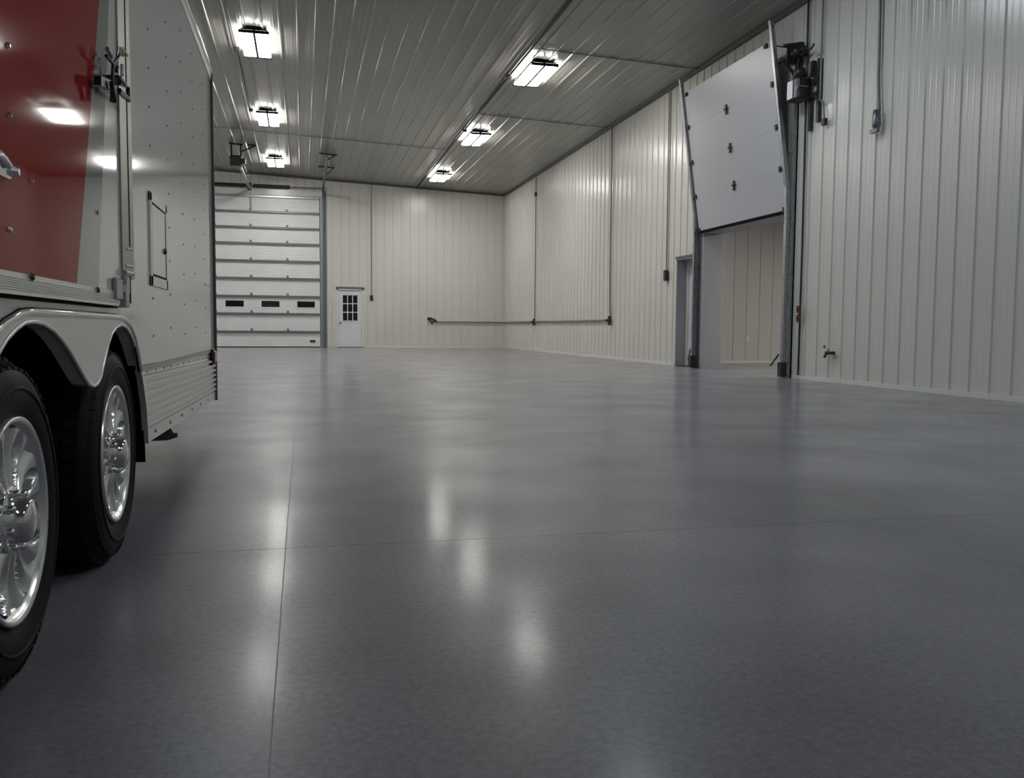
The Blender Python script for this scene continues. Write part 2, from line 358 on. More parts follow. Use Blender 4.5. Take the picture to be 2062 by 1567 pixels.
# ================================================================== BACK OVERHEAD DOOR (door_1)
dX0, dX1 = -4.08, .61
door1 = thing('door_1', ((dX0+dX1)/2, B-.03, 0), 'tall white sectional overhead door in the far wall, closed', 'overhead door', kind='structure')
zl = [0.0, .546, 1.166, 1.768, 2.385, 2.984, 3.581, 4.125, 4.66, 5.22]
hx = [-4.0, -2.885, -1.705, -.488, .53]
for i in range(9):
    z0, z1 = zl[i]+.004, zl[i+1]-.004
    sb = MB()
    n = 6                                             # shallow horizontal grooves pressed into each section
    prof = [(B-.05, z0)]
    for k in range(1, n):
        zz = z0+(z1-z0)*k/n; prof += [(B-.05, zz-.008), (B-.047, zz), (B-.05, zz+.008)]
    prof += [(B-.05, z1)]
    sb.prism([(dX0, p, z) for p, z in prof] + [(dX0, B-.005, z1), (dX0, B-.005, z0)], (dX1-dX0, 0, 0))
    sec = sb.build('section', 'doorwhite', door1)
    if i < 8:
        MB().box((dX0+.02, B-.115, z1-.03), (dX1-.01, B-.05, z1+.02)).box((dX0+.02, B-.12, z1+.02), (dX1-.01, B-.11, z1+.035)).build('strut', 'galvdark', sec)
    else:
        MB().box((dX0+.02, B-.115, z1-.06), (dX1-.01, B-.05, z1-.005)).build('strut', 'galv', sec)
    if i < 8:
        for x in hx[1:4]:
            hb = MB().prism([(x-.05, B-.065, z1+.02), (x+.05, B-.065, z1+.02), (x+.03, B-.065, z1+.12), (x-.03, B-.065, z1+.12)], (0, .014, 0))
            hb.tube([(x-.05, B-.07, z1+.04), (x+.05, B-.07, z1+.04)], .014, 6).build('hinge', 'galvdark', sec)
    if i == 2:
        for wx in (-3.45, -2.26, -1.07, .13):
            wz = 1.505
            wn = MB()
            wn.box((wx-.335, B-.06, wz-.14), (wx+.335, B-.049, wz-.105)).box((wx-.335, B-.06, wz+.105), (wx+.335, B-.049, wz+.14))
            wn.box((wx-.335, B-.06, wz-.105), (wx-.30, B-.049, wz+.105)).box((wx+.30, B-.06, wz-.105), (wx+.335, B-.049, wz+.105))
            wn.build('window_frame', 'doorwhite', sec)
            MB().box((wx-.30, B-.054, wz-.105), (wx+.30, B-.046, wz+.105)).build('pane', 'glassdark', sec)
    if i == 0:
        MB().bbox((.25, B-.085, .19), (.44, B-.049, .26), .008).build('lock_handle', 'black', sec)
        MB().box((dX0, B-.055, 0), (dX1, B-.002, .03)).build('bottom_seal', 'blackmat', sec)
for s, xa_, xb_ in ((1, .63, .70), (-1, -4.10, -4.17)):
    g = MB().box((xa_, B-.03, 0), (xb_, B-.004, 5.45)).box((xb_-s*.012, B-.10, 0), (xb_, B-.03, 5.3))
    g.build('track_angle', 'galv', door1)
    tr = MB(); xt = xb_+s*.035
    pts = [(xt, B-.10, .03), (xt, B-.10, 5.1), (xt, B-.12, 5.25), (xt, B-.25, 5.38), (xt, B-.6, 5.43), (xt, 26.3, 5.66)]
    for a, b in zip(pts[:-1], pts[1:]): tr.bar(a, b, .05, .065, up=(1, 0, 0))
    tr.build('track', 'galvdark', door1)
    MB().box((xt+s*.04, B-.05, 0), (xt+s*.11, B-.004, 5.45)).build('jamb_trim', 'galvdark', door1)
    for yb in (27.1, 29.3):
        cz = ceil_z(xt)-.02; tz = 5.66-(yb-26.3)*.043
        hb = MB().bar((xt-.2, yb, cz-.02), (xt+.32, yb, cz-.045), .04, .04)
        hb.bar((xt, yb, cz-.02), (xt, yb, tz), .035, .035, up=(0, 1, 0)).bar((xt+.28, yb, cz-.04), (xt+.01, yb, tz+.02), .03, .03, up=(0, 1, 0))
        hb.build('track_hanger', 'iron', door1)
hd = MB().box((dX0-.1, B-.035, 5.24), (.74, B-.004, 5.44)); hd.build('header', 'liner', door1)
ts = MB().tube([(-4.2, B-.14, 5.53), (.80, B-.14, 5.53)], .016, 8).build('torsion_shaft', 'galvdark', door1)
for a, b in ((-3.2, -1.83), (-1.6, -.38)):
    sp = MB(); npt = int((b-a)/.012); sp.lathe([(0, .02), (0, .052)] + [(i*(b-a)/60, .052 if i % 2 else .06) for i in range(61)] + [(b-a, .02)], (a, B-.14, 5.53), 12)
    sp.build('torsion_spring', 'black', ts)
MB().box((-1.78, B-.2, 5.38), (-1.66, B-.03, 5.62)).build('center_bracket', 'iron', door1)
for x in (-4.1, .74): MB().lathe([(-.04, .02), (-.04, .09), (.0, .07), (.04, .09), (.04, .02)], (x, B-.14, 5.53), 16).build('cable_drum', 'galvdark', ts)
MB().bar((-1.70, B-.09, 5.27), (-1.68, B-.09, 4.68), .05, .03, up=(0, 1, 0)).build('draw_arm', 'galvdark', door1)
# opener of the back door
op1 = thing('door_opener', (-1.75, 27.0, 5.3), 'black trolley motor hung from the ceiling before the far overhead door', 'door opener')
bz = 5.44
MB().bbox((-1.98, 26.72, bz-.13), (-1.66, 27.12, bz+.16), .03).build('motor_box', 'black', op1)
MB().box((-1.66, 26.8, bz-.05), (-1.55, 27.0, bz+.09)).build('gear_housing', 'iron', op1)
fr = MB(); cz = ceil_z(-1.8)-.02
fr.bar((-2.0, 26.9, cz-.02), (-1.62, 26.9, cz-.035), .05, .05).bar((-1.5, 26.9, cz-.03), (-1.25, 26.9, cz-.045), .05, .05)
for x in (-1.94, -1.68): fr.bar((x, 26.9, cz-.02), (x, 26.9, bz+.14), .05, .05, up=(0, 1, 0))
fr.bar((-1.28, 26.9, cz-.05), (-1.66, 26.9, bz+.3), .04, .04, up=(0, 1, 0)); fr.build('hanger_frame', 'iron', op1)
ra = MB().bar((-1.74, 27.1, 5.42), (-1.70, B-.16, 5.42), .07, .05); ra.build('rail', 'galv', op1)
MB().bar((-1.62, 27.0, 5.40), (-1.62, 29.0, 5.38), .03, .03).bar((-1.64, 28.5, 5.36), (-1.5, 28.5, 5.5), .05, .05, up=(0, 1, 0)).build('trolley', 'iron', op1)
# ================================================================== BACK ENTRY DOOR (door_2)
def lite_grid(P, u0, u1, z0, z1, ncol, nrow, parent, place, mg='glassdark', mw='entrywhite'):
    du, dz = (u1-u0)/ncol, (z1-z0)/nrow
    for i in range(ncol):
        for j in range(nrow):
            a, b, c, d = u0+i*du+.013, u0+(i+1)*du-.013, z0+j*dz+.014, z0+(j+1)*dz-.014
            place(a, b, c, d, 'pane', mg, parent)
d2 = thing('door_2', (1.655, B-.02, 0), 'white entry door with nine dark panes in the far wall', 'door', kind='structure')
fr = MB().box((OB2[0], B-.02, 0), (OB2[0]+.05, B+.14, 2.09)).box((OB2[1]-.05, B-.02, 0), (OB2[1], B+.14, 2.09)).box((OB2[0], B-.02, 2.03), (OB2[1], B+.14, 2.09))
fr.build('door_frame', 'galv' if False else 'trimwhite', d2)
MB().box((OB2[0]-.03, B-.045, 2.09), (OB2[1]+.03, B-.02, 2.14)).build('drip_cap', 'darktrim', d2)
sl2 = MB().box((OB2[0]+.05, B+.02, .02), (OB2[1]-.05, B+.065, 2.03)).build('slab_leaf', 'entrywhite', d2)
fg = MB()
g0, g1, gz0, gz1 = 1.39, 1.92, .945, 1.86
for a, b, c, d in ((g0-.04, g1+.04, gz1, gz1+.04), (g0-.04, g1+.04, gz0-.04, gz0), (g0-.04, g0, gz0, gz1), (g1, g1+.04, gz0, gz1)): fg.box((a, B+.008, c), (b, B+.022, d))
for k in (1, 2):
    x = g0+(g1-g0)*k/3; fg.box((x-.014, B+.008, gz0), (x+.014, B+.022, gz1)); z = gz0+(gz1-gz0)*k/3; fg.box((g0, B+.0085, z-.014), (g1, B+.0215, z+.014))
fg.build('muntin_grid', 'entrywhite', sl2)
lite_grid(None, g0, g1, gz0, gz1, 3, 3, sl2, lambda a, b, c, d, n, m, p: MB().box((a, B+.012, c), (b, B+.021, d)).build(n, m, p))
MB().lathe([(0, .012), (-.03, .012), (-.04, .028), (-.07, .03), (-.08, .012)], (OB2[0]+.12, B+.02, .87), 12, axis='y').build('door_knob', 'galvdark', sl2)
MB().box((OB2[0], B-.03, 0), (OB2[1], B+.1, .018)).build('threshold', 'iron', d2)
# ================================================================== RIGHT OVERHEAD DOOR (door_3), open on tilted tracks
door3 = thing('door_3', (D-.05, 13.73, 0), 'white overhead door raised on tilted tracks in the right wall', 'overhead door', kind='structure')
def tiltx(z): return 7.205 - (z-2.55)*.1405
secz = [2.56, 3.17, 3.79, 4.42, 5.05]
for i in range(4):
    z0, z1 = secz[i]+.0008, secz[i+1]-.0008
    pr = []
    for k in range(5):
        za = z0+(z1-z0)*k/4; pr.append((tiltx(za), za))
    poly = [(x, 12.30, z) for x, z in pr] + [(x+.05, 12.30, z+.006) for x, z in pr[::-1]]
    sec = MB().prism(poly, (0, 3.05, 0)).build('section', 'panelshaded', door3)
    if i:
        for y in (13.83,):
            hb = MB().bar((tiltx(z0)-.012, y, z0-.09), (tiltx(z0)-.018, y, z0+.07), .05, .02, up=(1, 0, 0)).tube([(tiltx(z0)-.02, y-.05, z0), (tiltx(z0)-.02, y+.05, z0)], .016, 8)
            hb.build('hinge', 'iron', sec)
    for y, s in ((12.34, -1), (15.31, 1)):
        hb = MB().bar((tiltx(z0)-.012, y, z0-.03), (tiltx(z0)-.02, y, z0+.05), .05, .025, up=(1, 0, 0)).tube([(tiltx(z0)-.015, y, z0+.02), (tiltx(z0)-.015, y+s*.10, z0+.02)], .018, 8)
        hb.build('roller', 'iron', sec)
hz = secz[4]-.04
MB().bar((tiltx(hz)-.012, 12.36, hz), (tiltx(hz)-.012, 12.44, hz), .05, .06).bar((tiltx(hz)-.012, 15.22, hz), (tiltx(hz)-.012, 15.3, hz), .05, .06).build('top_roller_bracket', 'iron', door3)
MB().box((tiltx(2.55)-.005, 12.30, 2.525), (tiltx(2.55)+.055, 15.35, 2.562)).build('bottom_seal', 'blackmat', door3)
for y, s in ((12.20, -1), (15.42, 1)):
    tr = MB().box((7.13, y-.035, .0), (7.20, y+.035, 2.35))
    pts = [(7.165, y, 2.35), (7.155, y, 2.6), (tiltx(2.9)-.01, y, 2.9), (tiltx(5.32)-.01, y, 5.32)]
    for a, b in zip(pts[:-1], pts[1:]): tr.bar(a, b, .06, .06, up=(0, 1, 0))
    tr.build('track', 'galv', door3)
    MB().box((7.20, y+s*.045, 0), (D-.002, y+s*.055, 5.0)).box((7.255, y-.045, 0), (D-.002, y+s*.055, 5.0)).build('track_angle', 'galv', door3)
    for z in (.5, 1.2, 1.9, 2.4): MB().box((7.19, y-.03, z), (7.262, y+.03, z+.05)).build('track_bracket', 'galvdark', door3)
    for z in (3.4, 4.2, 4.95): MB().bar((tiltx(z)+.01, y+s*.02, z), (D-.01, y+s*.02, z-.02), .035, .008).build('stand_off', 'galvdark', door3)
    MB().box((7.10, y-.05, .02), (7.20, y+.05, .24)).bar((7.10, y-s*.02, .36), (7.02, y-s*.12, .18), .025, .02).build('floor_bracket', 'iron', door3)
# jamb linings
jm = MB().box((D-.02, OR1[1]-.004, 0), (D+.37, OR1[1]+.02, OR1[2])).box((D-.02, OR1[0]-.02, 0), (D+.37, OR1[0]+.004, OR1[2])).box((D-.02, OR1[0], OR1[2]-.004), (D+.37, OR1[1], OR1[2]+.02))
jm.build('jamb_lining', 'jambshaded', door3)
MB().tube([(7.12, 11.95, 4.80), (7.12, 15.5, 4.80)], .016, 8).build('torsion_shaft', 'galvdark', door3)
sp = MB().lathe([(0, .02), (0, .05)] + [(i*1.3/60, .05 if i % 2 else .058) for i in range(61)] + [(1.3, .02)], (7.12, 12.6, 4.80), 12, axis='y'); sp.build('torsion_spring', 'black', door3)
bp = MB().box((7.0, 12.05, 4.66), (D-.018, 12.07, 4.94)).bar((6.95, 12.06, 4.92), (D-.02, 12.06, 4.98), .05, .04).bar((6.93, 12.06, 4.72), (D-.02, 12.06, 4.40), .04, .03)
bp.build('bearing_plate', 'iron', door3)
MB().lathe([(-.05, .02), (-.05, .11), (-.02, .085), (.03, .085), (.05, .11), (.05, .02)], (7.12, 11.93, 4.80), 20, axis='y').build('cable_drum', 'black', door3)
# opener beside the right door
ox = thing('hoist_operator', (D-.1, 11.85, 4.0), 'black hoist motor bracketed to the wall beside the raised door', 'door opener')
MB().bbox((6.99, 11.72, 4.08), (D-.06, 12.02, 4.40), .03).build('motor_box', 'black', ox)
MB().lathe([(0, .02), (0, .085), (.14, .085), (.17, .05), (.17, .01)], (7.08, 11.82, 4.38), 16, axis='z').build('motor_can', 'black', ox)
MB().bbox((6.978, 11.84, 4.11), (6.99, 11.99, 4.37), .004).build('label_plate', 'label', ox)
MB().tube([(6.985, 11.73, 4.20), (6.985, 11.715, 4.25), (7.05, 11.712, 4.26), (7.16, 11.712, 4.25)], .010, 6).build('cover_clip', 'galv', ox)
an = MB()
an.box((D-.06, 11.54, 3.72), (D-.018, 11.60, 4.62)).box((D-.06, 11.74, 3.64), (D-.018, 11.80, 4.10)).box((D-.08, 11.68, 4.40), (D-.018, 11.74, 4.62))
an.box((D-.075, 11.56, 4.30), (D-.06, 12.0, 4.36)).box((D-.075, 11.56, 4.1), (D-.06, 12.0, 4.16))
an.build('mounting_rails', 'iron', ox)
MB().tube([(7.1, 11.94, 4.38), (7.11, 11.93, 4.6), (7.12, 11.93, 4.72)], .012, 6).tube([(7.16, 11.96, 4.38), (7.18, 11.95, 4.72)], .012, 6).build('drive_chain', 'iron', ox)
MB().tube([(7.10, 11.87, 4.80), (7.10, 11.72, 4.80)], .02, 8).tube([(7.1, 11.70, 4.83), (7.1, 11.66, 4.76), (7.1, 11.58, 4.74), (7.1, 11.50, 4.79)], .014, 6).build('crank_hook', 'iron', ox)
# ================================================================== RIGHT ENTRY DOOR (door_4)
d4 = thing('door_4', (D+.2, 16.0, 0), 'white entry door set deep in the right wall beside the side opening', 'door', kind='structure')
jb = MB().box((D-.02, OR2[1]-.03, 0), (D+.36, OR2[1]+.004, OR2[2])).box((D-.02, OR2[0]-.004, 0), (D+.36, OR2[0]+.03, OR2[2])).box((D-.02, OR2[0], OR2[2]-.03), (D+.36, OR2[1], OR2[2]+.004))
jb.build('jamb_lining', 'jambshaded', d4)
MB().box((D-.035, OR2[0]-.06, OR2[2]), (D-.018, OR2[1]+.03, OR2[2]+.04)).build('head_trim', 'darktrim', d4)
ds = D+.25
fr4 = MB().box((ds-.06, OR2[1]-.09, 0), (ds+.05, OR2[1]-.03, OR2[2]-.03)).box((ds-.06, OR2[0]+.03, 0), (ds+.05, OR2[0]+.08, OR2[2]-.03)).box((ds-.06, OR2[0]+.08, OR2[2]-.08), (ds+.05, OR2[1]-.09, OR2[2]-.03))
fr4.build('door_frame', 'trimwhite', d4)
leaf = MB().box((ds-.02, OR2[0]+.083, .015), (ds+.03, OR2[1]-.093, OR2[2]-.083)).build('slab_leaf', 'entrywhite', d4)
y0, y1, z0, z1 = 15.78, 16.24, 1.16, 1.88
fg = MB()
for a, b, c, d in ((y0-.04, y1+.04, z1, z1+.04), (y0-.04, y1+.04, z0-.04, z0), (y0-.04, y0, z0, z1), (y1, y1+.04, z0, z1)): fg.box((ds-.034, a, c), (ds-.019, b, d))
for k in (1, 2):
    y = y0+(y1-y0)*k/3; fg.box((ds-.034, y-.014, z0), (ds-.019, y+.014, z1)); z = z0+(z1-z0)*k/3; fg.box((ds-.0335, y0, z-.014), (ds-.0195, y1, z+.014))
fg.build('muntin_grid', 'entrywhite', leaf)
lite_grid(None, y0, y1, z0, z1, 3, 3, leaf, lambda a, b, c, d, n, m, p: MB().box((ds-.03, a, c), (ds-.019, b, d)).build(n, m, p))
MB().lathe([(0, .012), (-.03, .012), (-.04, .028), (-.07, .03), (-.08, .012)], (ds-.02, OR2[0]+.15, .95), 12).build('door_knob', 'galvdark', leaf)
MB().box((D+.02, OR2[0]+.03, 0), (D+.3, OR2[1]-.03, .014)).build('threshold', 'iron', d4)
# ================================================================== CONDUITS, SWITCHES, AIR LINE ON THE WALLS
XW = D-.046
def drop(name, pts, r, label, cat='conduit', m='conduit', boxes=()):
    t = thing(name, pts[-1], label, cat)
    MB().tube(pts, r, 8).build('pipe', m, t)
    for p, s, bm_ in boxes: MB().bbox([p[i]-s[i] for i in range(3)], [p[i]+s[i] for i in range(3)], min(s)*.3).build('box', bm_, t)
    return t
drop('wall_conduit', [(XW, 27.38, HC-.06), (XW, 27.40, .98)], .018, 'grey conduit dropping to the air line near the far corner', boxes=[((XW-.01, 27.38, 4.97), (.03, .05, .06), 'iron')])
drop('wall_conduit', [(XW, 20.33, HC-.06), (XW, 20.3, 1.35), (XW, 20.28, 1.2), (XW, 20.24, 1.0)], .02, 'grey conduit dropping to the right end of the air line')
drop('wall_conduit', [(XW, 16.93, HC-.06), (XW, 16.91, 1.95)], .014, 'thin grey conduit with a black switch beside the right entry door', boxes=[((XW-.01, 16.91, 1.83), (.035, .055, .11), 'black')])
drop('wall_conduit', [(2.415, B-.03, ceil_z(2.4)-.06), (2.405, B-.03, 1.85)], .012, 'thin grey conduit with a black switch beside the far entry door', boxes=[((2.404, B-.035, 1.77), (.05, .03, .09), 'black')])
drop('wall_conduit', [(XW, 11.90, HC-.06), (XW, 11.87, 2.0), (XW, 11.88, .06)], .016, 'dark conduit running floor to ceiling beside the side opening', m='iron')
sw = thing('wall_switch', (XW, 11.84, .96), 'brownish red push-button station low beside the side opening', 'switch')
MB().bbox((XW-.055, 11.81, .85), (XW-.014, 11.90, 1.10), .012).build('case', 'switchred', sw)
for z in (.91, .975, 1.04): MB().lathe([(0, .016), (-.014, .016), (-.016, .008)], (XW-.055, 11.855, z), 10).build('push_button', 'label' if z == .975 else 'black', sw)
drop('wall_conduit', [(XW, 11.52, HC-.06), (XW, 11.52, 4.1), (XW-.02, 11.50, 4.02), (XW-.03, 11.42, 3.98), (XW-.03, 11.38, 3.88), (XW-.02, 11.37, 3.74)], .014, 'conduit ending in a looped cord right of the hoist motor', boxes=[((XW-.015, 11.37, 3.68), (.03, .04, .05), 'iron')])
cdp = drop('power_drop', [(XW, 10.23, HC-.06), (XW, 10.20, 3.95), (XW, 10.16, 3.55)], .022, 'grey power cord drop with plug on the right wall', 'power cord', 'conduit')
MB().lathe([(0, .02), (0, .045), (-.2, .055), (-.24, .03)], (XW-.035, 10.16, 3.56), 10, axis='z').box((XW-.06, 10.12, 3.28), (XW-.01, 10.26, 3.33)).build('plug', 'galvdark', cdp)
zc_ = .94
al = thing('air_line', (XW, 20.3, zc_), 'grey air pipe running along the right wall to the far corner', 'pipe')
MB().tube([(XW, 20.24, zc_), (XW, B-.075, zc_)], .024, 8).build('pipe', 'conduit', al)
for y in (20.24, 27.40):
    MB().tube([(XW-.02, y, zc_+.1), (XW-.02, y, zc_-.12)], .04, 8).tube([(XW-.02, y, zc_), (XW-.12, y, zc_)], .03, 8).build('valve', 'iron', al)
al = thing('air_line', (5.9, B-.05, zc_), 'grey air pipe with a black valve on the far wall', 'pipe')
MB().tube([(XW-.035, B-.055, zc_), (4.75, B-.055, zc_)], .024, 8).build('pipe', 'conduit', al)
vb = MB().tube([(4.75, B-.055, zc_), (4.66, B-.06, zc_+.08), (4.48, B-.06, zc_+.12)], .03, 8).tube([(4.66, B-.06, zc_+.06), (4.56, B-.07, zc_-.08)], .025, 8).tube([(4.48, B-.06, zc_+.12), (4.56, B-.07, zc_-.08)], .02, 8)
vb.bbox((4.40, B-.09, zc_+.06), (4.56, B-.03, zc_+.16), .02).build('shutoff_valve', 'black', al)
hb = thing('hose_bib', (XW, 11.05, .4), 'small black hose tap low on the right wall', 'tap')
MB().tube([(D-.02, 11.05, .42), (D-.12, 11.05, .41), (D-.16, 11.03, .36)], .02, 8).tube([(D-.09, 11.05, .42), (D-.09, 11.05, .47)], .01, 6).bbox((D-.11, 10.97, .395), (D-.02, 11.12, .44), .012).build('body', 'black', hb)
for k, (y, z) in enumerate(((11.28, .50), (11.20, .475))):
    tag(MB().lathe([(0, .004), (-.008, .018), (-.004, .022), (.0, .022)], (D-.002, y, z), 8).build('wall_anchor', 'iron'), ('upper' if k == 0 else 'lower') + ' tiny dark anchor hole above the black hose tap', 'anchor', 'wall anchors')
# ================================================================== TRAILER
TX = -.55
tr = thing('enclosed_trailer', (-1.65, 2.4, 0), 'white and red enclosed tandem-axle trailer with alloy wheels', 'trailer')
def sp_(x, y, X=TX): return onX(x, y, X)
arch_px = [(0,682),(18,663),(36,650),(55,647),(75,651),(98,666),(116,686),(132,709),(146,734),(161,761),(170,773.6),(179.5,777.5),(187.5,772),(194,759),(198,741),(203.6,716),(209,693),(216,672),(225,659),(236,653.6),(246,658),(257,675),(266,698.6),(273,725)]
leg_px = [(277,745),(280,757.5),(284,785),(289,822.5),(292,868),(293.4,893)]
arch = [(1.43, .33), (1.47, .42), (1.55, .52), (1.65, .61), (1.75, .665)] + [(p.y, p.z) for p in (sp_(*q) for q in arch_px)]
leg = [(p.y, p.z) for p in (sp_(*q) for q in leg_px)]
skT = sp_(425, 713); skTr = (5.90, skT.z-.002); YR = 5.93
ZT = 2.335
# side skin, cut round the wheels
poly = [(-2.2, .33)] + arch + [(leg[0][0], .592)] + [(3.4, .59), (YR, skTr[1])] + [(YR, ZT), (-2.2, ZT)]
MB().prism([(TX, y, z) for y, z in poly], (-.03, 0, 0)).build('side_wall', 'twhite', tr)
# far side, roof, ends, floor and dark wheel wells
XB = -2.75
sh = MB().box((XB, -2.2, .33), (XB+.03, YR, ZT)).box((XB, -2.2, ZT-.03), (TX-.03, YR, ZT)).box((XB, -2.23, .33), (TX, -2.2, ZT)).box((XB, YR-.03, .30), (TX-.03, YR, ZT))
sh.build('body_shell', 'twhite', tr)
MB().box((XB+.03, -2.2, .36), (TX-.32, YR-.03, .45)).box((TX-.32, -2.2, .36), (TX-.03, 1.42, .45)).box((TX-.32, 3.42, .36), (TX-.03, YR-.03, .45)).build('chassis', 'blackmat', tr)
wl_ = MB().box((TX-.34, 1.40, .2), (TX-.32, 3.42, .80)).box((TX-.32, 1.40, .78), (TX-.03, 3.42, .80)).box((TX-.32, 1.40, .36), (TX-.03, 1.42, .78)).box((TX-.32, 3.40, .35), (TX-.035, 3.42, .78))
wl_.build('wheel_well', 'blackmat', tr)
# mud flap behind the rear wheel
MB().prism([(TX-.004, 3.30, .70), (TX-.004, 3.36, .24), (TX-.004, 3.375, .24), (TX-.004, 3.335, .70)], (-.26, 0, 0)).build('mud_flap', 'blackmat', tr)
# corrugated skirt
top_l, top_r = sp_(277, 737), Vector((TX, 5.915, skT.z-.004))
bot_l, bot_r = sp_(293.4, 893), Vector((TX, 5.915, .262))
NR_ = 7; rows = [(0, .0), (.10, .0)]
for k in range(NR_):
    a = .10 + (.72/NR_)*k; s = .72/NR_
    rows += [(a+s*.15, .002), (a+s*.35, .016), (a+s*.65, .016), (a+s*.85, .002)]
rows += [(.83, .0), (.835, .008), (1.0, .008), (1.0, -.02)]
lf = [top_l] + [Vector((TX, y, z)) for y, z in leg[1:]]
def left_at(t):
    zz = top_l.z + (bot_l.z-top_l.z)*t
    ys_ = [(p.z, p.y) for p in lf]
    for (za, ya_), (zb, yb) in zip(ys_[:-1], ys_[1:]):
        if zb <= zz <= za: return Vector((TX, ya_+(yb-ya_)*(za-zz)/(za-zb), zz))
    return Vector((TX, bot_l.y, zz))
vv = []
for t, o_ in rows:
    a = left_at(t); b = top_r.lerp(bot_r, t); vv += [a+Vector((o_-.004, 0, 0)), b+Vector((o_-.004, 0, 0))]
MB().add(vv, [(2*i, 2*i+1, 2*i+3, 2*i+2) for i in range(len(rows)-1)]).build('skirt', 'alu', tr)
eg = [(y, z) for y, z in leg]
MB().prism([(TX+.011, y-.004, z) for y, z in eg] + [(TX+.011, y+.028, z) for y, z in eg[::-1]], (-.02, 0, 0)).build('skirt_edge', 'alu', tr)
MB().box((TX-.008, 3.30, skT.z+.012), (TX+.006, YR-.01, skT.z+.030)).build('skirt_molding', 'alupost', tr)
# rivets
def rivet(mb, p, r=.0048, n=6, h=.004):
    c = Vector(p); a = [c+Vector((0, r*math.cos(6.283*k/n), r*math.sin(6.283*k/n))) for k in range(n)]
    b = [c+Vector((h, .55*r*math.cos(6.283*k/n), .55*r*math.sin(6.283*k/n))) for k in range(n)]
    mb.add(a+b, [(k, (k+1) % n, n+(k+1) % n, n+k) for k in range(n)] + [tuple(range(n, 2*n))])
rv = MB()
for i, y in enumerate((3.575, 4.03, 4.49, 4.95, 5.42)):
    for k in range(11):
        z = .69 + .142*k + (.03 if i % 2 else 0)
        if z < 2.28 and not (i == 0 and .86 < z < 1.26): rivet(rv, (TX, y, z))
for k in range(12): rivet(rv, (TX+.0045, 3.38+k*.2, top_l.z-.028-(k/12)*.02), .007)
for k in range(6):
    y = 3.55+k*.38; rivet(rv, (TX+.005, y, .262+(.31-.262)*(5.84-y)/2.45+.025), .009)
tag(rv.build('rivets', 'galvdark', tr), kind='stuff')
# rear edge seal, roof rail and corner cap
MB().box((TX-.02, YR-.014, .255), (TX+.017, YR+.004, ZT-.03)).build('rear_edge_seal', 'darktrim', tr)
rr = MB().tube([(TX-.012, -2.2, ZT-.005), (TX-.012, YR-.06, ZT-.005), (TX-.012, YR-.015, ZT-.02), (TX-.012, YR-.002, ZT-.07)], [.03, .03, .028, .022], 12)
rr.build('roof_rail', 'chrome', tr)
MB().box((TX-.01, -2.2, ZT-.075), (TX+.006, YR-.02, ZT-.03)).build('roof_trim', 'alu', tr)
# fender plate with rolled edge
outer = [(1.36, .33), (1.42, .47), (1.52, .585), (1.66, .68), (1.80, .732), (1.90, .752), (1.98, .757), (2.4, .757), (2.86, .756), (2.96, .748), (3.04, .728), (3.11, .69), (3.17, .63), (3.21, .575)]
fin = [a for a in arch] 
pl = [(TX+.012, y, z) for y, z in outer] + [(TX+.012, y, z) for y, z in fin[::-1]]
fe = MB().prism(pl, (-.014, 0, 0)).build('fender', 'fenderpaint', tr)
MB().tube([(TX+.012, y, z) for y, z in outer], .009, 8).build('fender_edge', 'chrome', fe)
MB().tube([(TX+.010, y, z) for y, z in fin], .006, 6).build('arch_edge', 'alu', fe)
# side door with red paint
DX = TX+.022
A_ = sp_(226, 0, DX); B_ = sp_(155, 571, DX); C_ = sp_(240, 0, DX); E_ = sp_(199, 571, DX)
zb_ = B_.z; zt_ = 2.24; ye = sp_(248, 300, DX).y
def ext(P, Q, z): return P.y + (Q.y-P.y)*(z-P.z)/(Q.z-P.z)
r_t, r_b, s_t, s_b = ext(A_, B_, zt_), ext(A_, B_, zb_), ext(C_, E_, zt_), ext(C_, E_, zb_)
s_t = min(s_t, ye-.004); r_t = min(r_t, s_t-.02)
dm = MB()
z_hit = zt_
for (a0, a1, b0, b1, mi) in ((.3, .3, r_b, r_t, 0), (r_b, r_t, s_b, s_t, 1), (s_b, s_t, ye, ye, 2)):
    dm.add([(DX, a0, zb_), (DX, b0, zb_), (DX, b1, zt_), (DX, a1, zt_)], [(0, 1, 2, 3)], mi)
dm.add([(DX, .3, zb_), (DX, ye, zb_), (DX, ye, zt_), (DX, .3, zt_), (TX, .3, zb_), (TX, ye, zb_), (TX, ye, zt_), (TX, .3, zt_)], [(0, 4, 5, 1), (1, 5, 6, 2), (2, 6, 7, 3), (3, 7, 4, 0)], 2)
sd = dm.build('side_door', ['tred', 'tsilver', 'twhite'], tr, fixn=False)
tag(sd, 'glossy red and white painted side door')
# ribbed aluminium rail below the door
rl = []
zr0, zr1 = sp_(0, 590, DX).z, zb_-.001
pr = [(TX, zr0), (DX+.004, zr0)]
for k in range(6):
    z = zr0+.008+(zr1-zr0-.016)*k/6; s = (zr1-zr0-.016)/6
    pr += [(DX+.004, z), (DX+.007, z+s*.25), (DX+.007, z+s*.6), (DX+.004, z+s*.9)]
pr += [(DX+.004, zr1), (TX, zr1)]
yrr = sp_(237, 600, DX).y
MB().prism([(x, .3, z) for x, z in pr], (0, yrr-.3, 0)).build('door_rail', 'alu', sd)
MB().box((TX-.002, .3, zr0-.006), (TX+.016, yrr+.03, zr0-.001)).build('door_gasket', 'blackmat', sd)
bo = MB()
for x, y in ((15, 92), (18, 232), (62, 365), (18, 462), (196, 428), (199, 122)):
    rivet(bo, sp_(x, y, DX), .007, 8, .005)
tag(bo.build('bolt_heads', 'chrome', sd), kind='stuff')
for x, y in ((63, 558), (196, 584)): 
    q = MB(); rivet(q, sp_(x, y, DX+.006), .009, 8, .006); q.build('rail_bolt', 'iron', sd)
